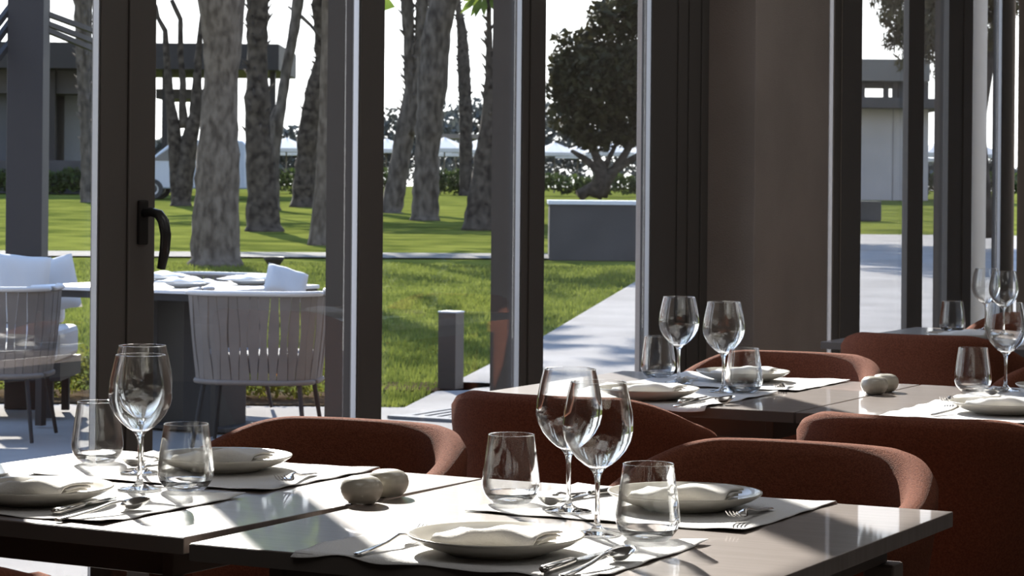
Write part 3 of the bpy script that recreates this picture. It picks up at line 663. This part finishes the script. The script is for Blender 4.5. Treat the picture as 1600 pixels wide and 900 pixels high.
# hedge behind the lawn
for i, (x0, x1, yt, l) in enumerate([(430, 620, 262, 'low hedge behind the leaning trunks'), (670, 790, 262, 'low hedge behind the slender palm'), (840, 1015, 272, 'low hedge at the foot of the round tree'), (1448, 1600, 270, 'dark hedge right of the white pavilion'), (-10, 150, 262, 'dark hedge before the low wall at the far left')]):
    mb = MB(); t_ = 86.5 if i == 4 else 93; bl = []; a = Q((x0+x1)/2, 300, t_); foot = (a[0], a[1], gz(t_)-.04)
    for k in range(x0, x1, 14):
        c = Q(k, (yt+303)/2+rt.uniform(-3, 3), t_); bl.append((*c, .32, .4, (303-yt)/2*t_/F))
    leaves(mb, bl, 2200, .10, rt, .3)
    o = loc(mb, foot).build('hedge', M_hedge, recalc=False); o.location = foot; tag(o, l, 'hedge', kind='stuff')
# ------------------------------------------------------------------ flower bed behind the terrace
b0 = W(-3.4, 14.45, 0)
mb = MB(); mf = MB()
for k in range(35):
    c = W(-3.6+k*.072, 14.45+rt.uniform(-.12, .12), .13+rt.uniform(-.02, .04)); leaves(mb, [(*c, .09, .16, .15)], 150, .022, rt, .1)
    if k > 18: leaves(mf, [(c[0], c[1], c[2]+.05, .08, .14, .12)], 14, .017, rt, .5)
r = empty('flower_bed', b0, label='low bed of yellow green plants with orange flowers along the terrace edge', cat='plants')
loc(mb, b0).build('foliage', M_bed, r, recalc=False)['kind'] = 'stuff'
loc(mf, b0).build('flowers', M_flow, r, recalc=False)['kind'] = 'stuff'
V = Wp([(-4.4, 14.0), (-1.05, 14.0), (-1.05, 14.9), (-4.4, 14.9)], -.008)
tag(MB().add(V, [(0, 1, 2, 3)]).build('bed_soil', M_soil), 'soil strip of the planting bed', kind='structure')
# ------------------------------------------------------------------ drain grate
a = P(642, 650, 0); rg_ = empty('drain_grate', (a[0], a[1], 0), label='pale drain grate with dark slanting slots in the paving', cat='grate')
Lg, Dg = 1.35, .62
MB().box(-.05, Lg, 0, Dg, -.01, -.004).build('slot_shade', mat('drain slot shade', (.012, .012, .012), 1, spec=0), rg_)  # thin black sheet stands in for the shade inside the slots
M_grate = mat('pale grate concrete', (.15, .15, .155), .8, spec=.1)
for k in range(19):
    MB().box(-.05+k*.076, -.008+k*.076, 0, Dg, -.004, .004).build('bar', M_grate, rg_)
MB().box(-.09, Lg+.05, -.10, 0, -.01, .006).box(-.09, Lg+.05, Dg, Dg+.10, -.01, .006).build('frame', M_grate, rg_)
# ------------------------------------------------------------------ bollard
c = P(704, 604, 0); r = empty('bollard', (c[0], c[1], -.03), .0, 'dark square bollard at the edge of the lawn', 'bollard')
MB().box(-.062, .062, -.055, .055, 0, .49).build('post', mat('bronze bollard metal', (.05, .043, .04), .35, .3), r, bevel=.003)
MB().box(-.064, .064, -.057, .057, .49, .50).build('cap', mat('grey blue cap', (.35, .38, .42), .4), r, bevel=.002)
# ------------------------------------------------------------------ planter wall
a = Q(858, 400, 35.8); tp = Q(858, 314, 35.8)[2]
r = empty('planter', (a[0], a[1], gz(35.8)-.03), -TH*0+.476, 'charcoal planter block with a pale top edge, beyond the walkway', 'planter')
MB().box(0, 2.6, 0, 1.2, 0, tp-gz(35.8)-.02).build('body', M_dkwall, r, bevel=.01)
MB().box(-.02, 2.62, -.02, 1.22, tp-gz(35.8)-.02, tp-gz(35.8)+.04).build('coping', mat('pale coping stone', (.42, .44, .46), .7), r, bevel=.005)
c = Q(1355, 340, 60); r = MB().box(-.3, .3, -.3, .3, 0, .48).build('lawn_block', M_dkwall, bevel=.02); r.location = (c[0], c[1], gz(60)-.02); r.rotation_euler.z = TH; tag(r, 'small dark block on the grass seen beside the right window frame', 'block')
# ------------------------------------------------------------------ terrace column and pergola
c = W((43-800)/F*13.7, 13.7, 0)
r = empty('pergola', (c[0], c[1], 0), TH, 'grey pergola column with slanting rafters at the left edge of the photo', 'pergola')
MB().box(-.10, .10, -.10, .10, -.01, 2.9).build('column', mat('grey painted steel', (.028, .026, .026), .6, spec=.2), r, bevel=.004)
def loc2(p): v = Matrix.Rotation(-TH, 3, 'Z') @ (Vector(p)-Vector((c[0], c[1], 0))); return v
for (x0, y0, x1, y1) in [(20, 6, -60, 112), (18, 32, -60, 138), (20, 61, -60, 165)]:
    MB().bar(loc2(Q(x0+4, y0-5, 13.7)), loc2(Q(x1, y1, 13.2)), .03, .03).build('rafter', M_dk, r)
for (x0, y0, x1, y1) in [(70, 21, 150, 50), (70, 36, 150, 66), (70, 46, 150, 79)]:
    MB().bar(loc2(Q(x0-4, y0-2, 13.7)), loc2(Q(x1, y1, 14.4)), .028, .028).build('rafter', M_dk, r)
# ------------------------------------------------------------------ terrace furniture
TZ = .72
a = P(60, 446, TZ); X0, Y0 = a[0]-.05, a[1]; LX, LY = 1.12, 1.0
r = empty('terrace_table', (X0, Y0, 0), 0, 'white topped terrace table outside the glass door', 'table')
MB().box(0, LX, 0, LY, TZ-.02, TZ).build('tabletop', M_wtop, r, bevel=.004)
MB().box(.01, LX-.01, .01, LY-.01, TZ-.055, TZ-.02).build('apron', M_dk, r)
for x in (.36, .74):
    MB().box(x, x+.22, .30, .55, 0, TZ-.055).build('pedestal', M_dk, r, bevel=.004)
MB().box(.25, 1.05, .22, .65, 0, .02).build('base_plate', M_dk, r, bevel=.003)
MB().box(.02, .06, .02, .06, 0, TZ-.055).build('leg', M_dk, r); MB().box(LX-.06, LX-.02, .02, .06, 0, TZ-.055).build('leg', M_dk, r)
def make_ochair():
    r = empty('woven_chair', cat='chair'); N = 30
    def ring(ph, sc=1.0):
        return (.33*sc*(1 if sin(ph) >= 0 else -1)*abs(sin(ph))**.6, .28*sc*(1 if cos(ph) >= 0 else -1)*abs(cos(ph))**.6)
    A = radians(132)
    top = [(*ring(-A+2*A*i/40), .735) for i in range(41)]; bot = [(*ring(-A+2*A*i/40, .88), .315) for i in range(41)]
    MB().tube(top, .013, 8).build('top_rail', M_white, r, smooth=True)
    MB().tube(bot, .013, 8).build('bottom_rail', M_straw, r, smooth=True)
    tab = [-A+2*A*i/600 for i in range(601)]; acc = [0]      # even spacing along the rail
    for i in range(600): p, q = ring(tab[i]), ring(tab[i+1]); acc.append(acc[-1]+sqrt((p[0]-q[0])**2+(p[1]-q[1])**2))
    def ang(s):
        s = max(0, min(1, s))*acc[-1]; i = 0
        while i < 599 and acc[i+1] < s: i += 1
        return tab[i]+(tab[i+1]-tab[i])*(s-acc[i])/max(1e-9, acc[i+1]-acc[i])
    for k in range(N):
        ph = (k+.5)/N; w0 = .5/N*1.12; V = []
        for j in range(7):
            q = j/6; sc = .88+.12*q; z = .315+.42*q; ww = w0*(1-.45*sin(q*pi)**2 if k % 2 else 1-.45*cos(q*pi)**2*.8)
            off = (.012 if k % 2 else -.004)*sin(q*pi)
            aa, ab = ang(ph-ww), ang(ph+ww)
            a_ = ring(aa, sc+off); b_ = ring(ab, sc+off); a2 = ring(aa, sc+off-.02); b2 = ring(ab, sc+off-.02)
            V += [(*a_, z), (*b_, z), (*b2, z), (*a2, z)]
        Fc = []
        for j in range(6):
            for e in range(4): q = (e+1) % 4; Fc.append((j*4+e, j*4+q, (j+1)*4+q, (j+1)*4+e))
        MB().add(V, Fc).build('strap', M_straw, r)
    MB().prism([ring(2*pi*k/32, .86) for k in range(32)], .36, .45).build('seat_cushion', mat('grey outdoor cushion', (.16, .155, .15), .9), r, bevel=.02)
    for sx in (-1, 1):
        for sy in (-1, 1): MB().tube([(sx*.22, sy*.18, .37), (sx*.27, sy*.25, 0)], [.013, .010], 8).build('leg', M_dk, r)
    return r
och = Proto(make_ochair); OG = 'woven strap terrace chairs'
c = W((408-800)/F*11.78, 11.78); och((c[0], c[1], 0), pi+TH*.8, 'woven strap terrace chair in front of the white table, below a grey pillow', OG)
c = W((0-800)/F*12.0, 12.0); och((c[0]-.05, c[1], 0), pi+TH*.9, 'woven strap terrace chair at the left edge of the photo', OG)
c = (X0+.20, Y0+1.30, 0); och(c, 0, 'woven strap terrace chair on the far side of the white table', OG)
def make_cushion():
    V = []; n = 14
    for s in (1, -1):
        for j in range(n+1):
            for i in range(n+1):
                u, v = i/n*2-1, j/n*2-1; h = .075*max(0, (1-u**4)*(1-v**4))**.5; V.append((.25*u*(1-.06*(1-v*v)*0), .25*v*(1-.05*(1-u*u)), s*h+.006*sin(u*7+v*3)))
    Fc = []; B = (n+1)**2
    for j in range(n):
        for i in range(n): a = j*(n+1)+i; Fc.append((a, a+1, a+n+2, a+n+1)); Fc.append((B+a, B+a+n+1, B+a+n+2, B+a+1))
    return tag(MB().add(V, Fc).build('pillow', M_white, smooth=True), cat='pillow')
cu = Proto(make_cushion)
for (px, py, t_, sc, rx, ry, l) in [(447, 442, 12.25, .42, .75, .30, 'small pale pillow leaning on the terrace chair rim'), (30, 440, 13.1, .62, 1.2, .1, 'pale pillow behind the left woven chair'), (76, 446, 13.4, .62, 1.25, -.2, 'second pale pillow right of another by the pergola column'), ]:
    q = Q(px, py, t_); o = cu(q, TH, l, 'pale terrace pillows'); o.scale = (sc, sc, sc); o.rotation_euler = (rx, ry, TH+.2)
# sofa carrying the left pillows
c = W(-2.66, 13.25); r = empty('terrace_bench', (c[0], c[1], 0), TH, 'pale terrace bench behind the left woven chair', 'bench')
MB().box(-.75, .28, -.30, .30, .30, .47).build('seat_cushion', M_white, r, bevel=.03)
MB().box(-.76, .29, -.31, .31, .20, .30).build('frame', M_dk, r)
MB().box(-.75, .20, .22, .34, .47, .74).build('backrest', M_white, r, bevel=.03)
for x in (-.7, .2):
    for y in (-.25, .22): MB().box(x, x+.04, y, y+.04, 0, .20).build('leg', M_dk, r)
# things on the terrace table
def make_cloth():
    V = []; Fc = []; n = 16; m = 10; rr = random.Random(5)
    for s in (0, 1):
        for j in range(m+1):
            for i in range(n+1):
                u, v = i/n*2-1, j/m*2-1; h = .004+.03*max(0, 1-(u*u)**.9)*(.6+.4*sin(u*9+v*4))*max(0, 1-v*v*.8)
                V.append((.16*u, .07*v+.01*sin(u*5), h*(1 if s else .0)+.001))
    B = (n+1)*(m+1)
    for j in range(m):
        for i in range(n): a = j*(n+1)+i; Fc.append((B+a, B+a+1, B+a+n+2, B+a+n+1)); Fc.append((a, a+n+1, a+n+2, a+1))
    for i in range(n): Fc.append((i, i+1, B+i+1, B+i)); a = m*(n+1)+i; Fc.append((a, B+a, B+a+1, a+1))
    for j in range(m): a = j*(n+1); Fc.append((a, B+a, B+a+n+1, a+n+1)); a += n; Fc.append((a, a+n+1, B+a+n+1, B+a))
    return tag(MB().add(V, Fc).build('napkin', M_nap, smooth=True), cat='napkin')
cl = Proto(make_cloth)
for i, (fx, fy, l) in enumerate([(.36, .30, 'crumpled white napkin at the left end of the terrace table'), (.80, .25, 'crumpled white napkin near the door handle side of the terrace table'), (.25, .78, 'crumpled white napkin at the far side of the terrace table'), (.85, .75, 'crumpled white napkin at the right part of the terrace table')]):
    plate((X0+fx, Y0+fy, TZ+.0005), 0, 'ivory plate outside under a '+l.split('crumpled ')[1], 'plates on the terrace table')
    cl((X0+fx, Y0+fy, TZ+.028), .3*i, l, 'crumpled napkins on the terrace')
# garden spotlight bowl
c = Q(428, 410, 22); r = empty('garden_lamp', (c[0], c[1], gz(22)-.03), 0, 'dark bowl shaped garden lamp on the grass behind the table', 'lamp')
zz = c[2]-gz(22)+.03
MB().tube([(0, 0, 0), (0, 0, zz-.02)], .02, 8).build('stake', M_dk, r)
MB().lathe([(0, -.03), (.05, -.03), (.085, .02), (.10, .05), (.085, .05), (.07, .03), (0, .0)], 24, (0, 0, zz)).build('bowl', M_dk, r, smooth=True).rotation_euler = (0, 0, 0)
# ------------------------------------------------------------------ left building with canopy
t = 88; g = gz(t)-.03; c0 = W((0-800)/F*t, t, g); k = t/F
r = empty('canopy_building', c0, TH, 'long dark flat roofed building with open canopy behind the trees', 'building')
def zy(y, x=0): return Q(x+0, y, t)[2]-g
rw = lambda px: (px-0)*k
MB().box(rw(-80), rw(438), -1, 6, zy(108), zy(100, 0)+.75).build('roof', M_dk, r, bevel=.02)
MB().box(rw(-80), rw(140), .2, 5, zy(145), zy(108)).build('soffit_band', M_dkwall, r)
MB().box(rw(-80), rw(70), 1.0, 5, 0, zy(145)).build('dark_wall', mat('blue grey rendered wall', (.05, .052, .057), .9), r)
MB().box(rw(84), rw(140), 2.0, 5, 0, zy(145)).build('pale_wall', mat('pale grey wall in shade', (.14, .145, .145), .9), r)
MB().box(rw(-80), rw(150), -.4, 0, 0, zy(250)).build('low_wall', M_dkwall, r, bevel=.02)
MB().box(rw(236), rw(320), 1, 5, zy(150), zy(135)).build('beam', M_dkwall, r)
for px in (76, 252, 420): MB().box(rw(px), rw(px)+.2, .0, .2, 0, zy(108)).build('canopy_post', M_dk, r)
# ------------------------------------------------------------------ van
t = 80; g = gz(t)-.03; c0 = W((190-800)/F*t, t, g); k = t/F
r = empty('van', c0, TH, 'white blue van parked behind the thickest trunk', 'van')
pr = [(0, .35), (0, .85), (.12, 1.0), (.95, 1.2), (1.75, 1.85), (2.0, 1.92), (4.0, 1.92), (4.12, 1.8), (4.15, .35)]
n = len(pr)
MB().add([(x, -.9, z) for x, z in pr]+[(x, .9, z) for x, z in pr], [tuple(range(n)), tuple(range(2*n-1, n-1, -1))]+[(i, n+i, n+(i+1) % n, (i+1) % n) for i in range(n)]).build('body', M_van, r, bevel=.05)
MB().add([(1.1, -.915, 1.25), (1.95, -.915, 1.25), (1.95, -.915, 1.75), (1.8, -.915, 1.75), (1.1, -.9, 1.25), (1.95, -.9, 1.25), (1.95, -.9, 1.75), (1.8, -.9, 1.75)], [(0, 1, 2, 3), (4, 7, 6, 5), (0, 4, 5, 1), (1, 5, 6, 2), (2, 6, 7, 3), (3, 7, 4, 0)]).build('side_window', M_vglass, r)
MB().box(2.1, 3.0, -.915, -.9, 1.25, 1.75).build('side_window', M_vglass, r)
MB().add([(.98, -.8, 1.24), (.98, .8, 1.24), (1.72, .75, 1.84), (1.72, -.75, 1.84), (1.0, -.8, 1.2), (1.0, .8, 1.2), (1.74, .75, 1.8), (1.74, -.75, 1.8)], [(0, 1, 2, 3), (4, 7, 6, 5), (0, 4, 5, 1), (2, 6, 7, 3), (0, 3, 7, 4), (1, 5, 6, 2)]).build('windscreen', M_vglass, r)
for x in (1.15, 3.35):
    for y in (-.93, .75):
        wv = MB()
        for dy, rr in ((0, .33), (.18, .33)): pass
        pts = [(x+.33*cos(a), z_) for a in (0,) for z_ in (0,)]
        V = [(x+.33*cos(2*pi*q/20), y, .33+.33*sin(2*pi*q/20)) for q in range(20)]+[(x+.33*cos(2*pi*q/20), y+.18, .33+.33*sin(2*pi*q/20)) for q in range(20)]
        wv.add(V, [tuple(range(20)), tuple(range(39, 19, -1))]+[(q, (q+1) % 20, 20+(q+1) % 20, 20+q) for q in range(20)])
        o = wv.build('wheel', M_tyre, r, bevel=.03)
        MB().add([(x+.19*cos(2*pi*q/16), y-.006, .33+.19*sin(2*pi*q/16)) for q in range(16)]+[(x, y+.02, .33)], [(q, (q+1) % 16, 16) for q in range(16)]).build('hubcap', M_seal, o)
# ------------------------------------------------------------------ right pavilion
t = 90; g = gz(t)-.03; c0 = W((1240-800)/F*t, t, g); k = t/F
r = empty('white_pavilion', c0, TH, 'white walled pavilion with dark slab and clerestory seen through the right windows', 'building')
rw = lambda px: (px-1240)*k
zy = lambda y: Q(1400, y, t)[2]-g
MB().box(0, rw(1450), 0, 6, 0, zy(170)).build('wall', M_wwall, r, bevel=.02)
MB().box(-.4, rw(1482), -.8, 6.5, zy(170), zy(155)).build('slab', M_dkwall, r, bevel=.02)
MB().box(-.3, rw(1447), -.6, 6.2, zy(128), zy(94)).build('roof_fascia', M_grey, r, bevel=.02)
for px in (1300, 1342, 1379, 1393, 1402, 1441): MB().box(rw(px), rw(px)+.18, -.1, .1, zy(155), zy(128)).build('clerestory_post', M_dkwall, r)
MB().box(rw(1240), rw(1445), .0, .04, zy(155), zy(152)).build('clerestory_sill', M_grey, r)
MB().box(0, rw(1445), .0, .2, zy(134), zy(128)).build('clerestory_head', M_dkwall, r)
MB().box(0, rw(1346), .1, .3, zy(155), zy(128)).build('clerestory_wall', M_dkwall, r)
for px in (1394, 1425): MB().box(rw(px), rw(px)+.03, -.012, 0, .02, zy(171)).build('wall_joint', M_grey, r)
# ------------------------------------------------------------------ beach umbrellas
def make_umb():
    r = empty('beach_umbrella', cat='umbrella')
    V = [(0, 0, 2.45)]; n = 8
    for k in range(n): a = 2*pi*k/n; V += [(1.25*cos(a), 1.25*sin(a), 1.95), (1.25*cos(a), 1.25*sin(a), 1.78)]
    V.append((0, 0, 2.42))
    Fc = []
    for k in range(n): q = (k+1) % n; Fc += [(0, 1+2*k, 1+2*q), (1+2*k, 2+2*k, 2+2*q, 1+2*q)]
    MB().add(V[:-1], Fc).build('canopy', M_white, r, recalc=False)
    MB().tube([(0, 0, 0), (0, 0, 2.5)], .03, 6).build('pole', M_straw, r)
    return r
um = Proto(make_umb); UG = 'pale umbrellas on the beach'
for px, t_, l in [(447, 112, 'pale beach umbrella between the leaning trunks'), (470, 126, 'pale beach umbrella behind the dark bent trunk'), (603, 112, 'pale beach umbrella at the left edge of the lawn view'),
   (694, 108, 'pale beach umbrella right of the thick grey brown trunk'), (712, 124, 'pale beach umbrella left of the slender palm'), (748, 112, 'pale beach umbrella left of the spiky tapering palm'), (785, 130, 'pale beach umbrella behind the third dark post'),
   (866, 118, 'pale beach umbrella left under the round tree'), (902, 128, 'pale beach umbrella under the round tree near its stems'), (950, 116, 'pale beach umbrella behind the stems of the round tree'), (1000, 124, 'pale beach umbrella under the right side of the round tree'),
   (1466, 108, 'nearest pale beach umbrella right of the white pavilion'), (1476, 128, 'pale beach umbrella behind the nearest one right of the pavilion'), (1528, 112, 'pale beach umbrella seen right of the pale window post'), (1500, 135, 'pale beach umbrella hidden behind the right window post')]:
    c = W((px-800)/F*t_, t_, .88); um(c, rt.uniform(0, 1), l, UG)
c = W((683-800)/F*135, 135, .88); r = empty('beach_shelter', c, TH, 'long pale flat shelter roof beyond the slender palm', 'shelter')
MB().box(0, 3.2, 0, 3, 2.9, 3.15).build('roof', M_straw, r)
for x in (.05, 3.05): MB().box(x, x+.1, 0, .1, 0, 2.9).build('post', M_straw, r)
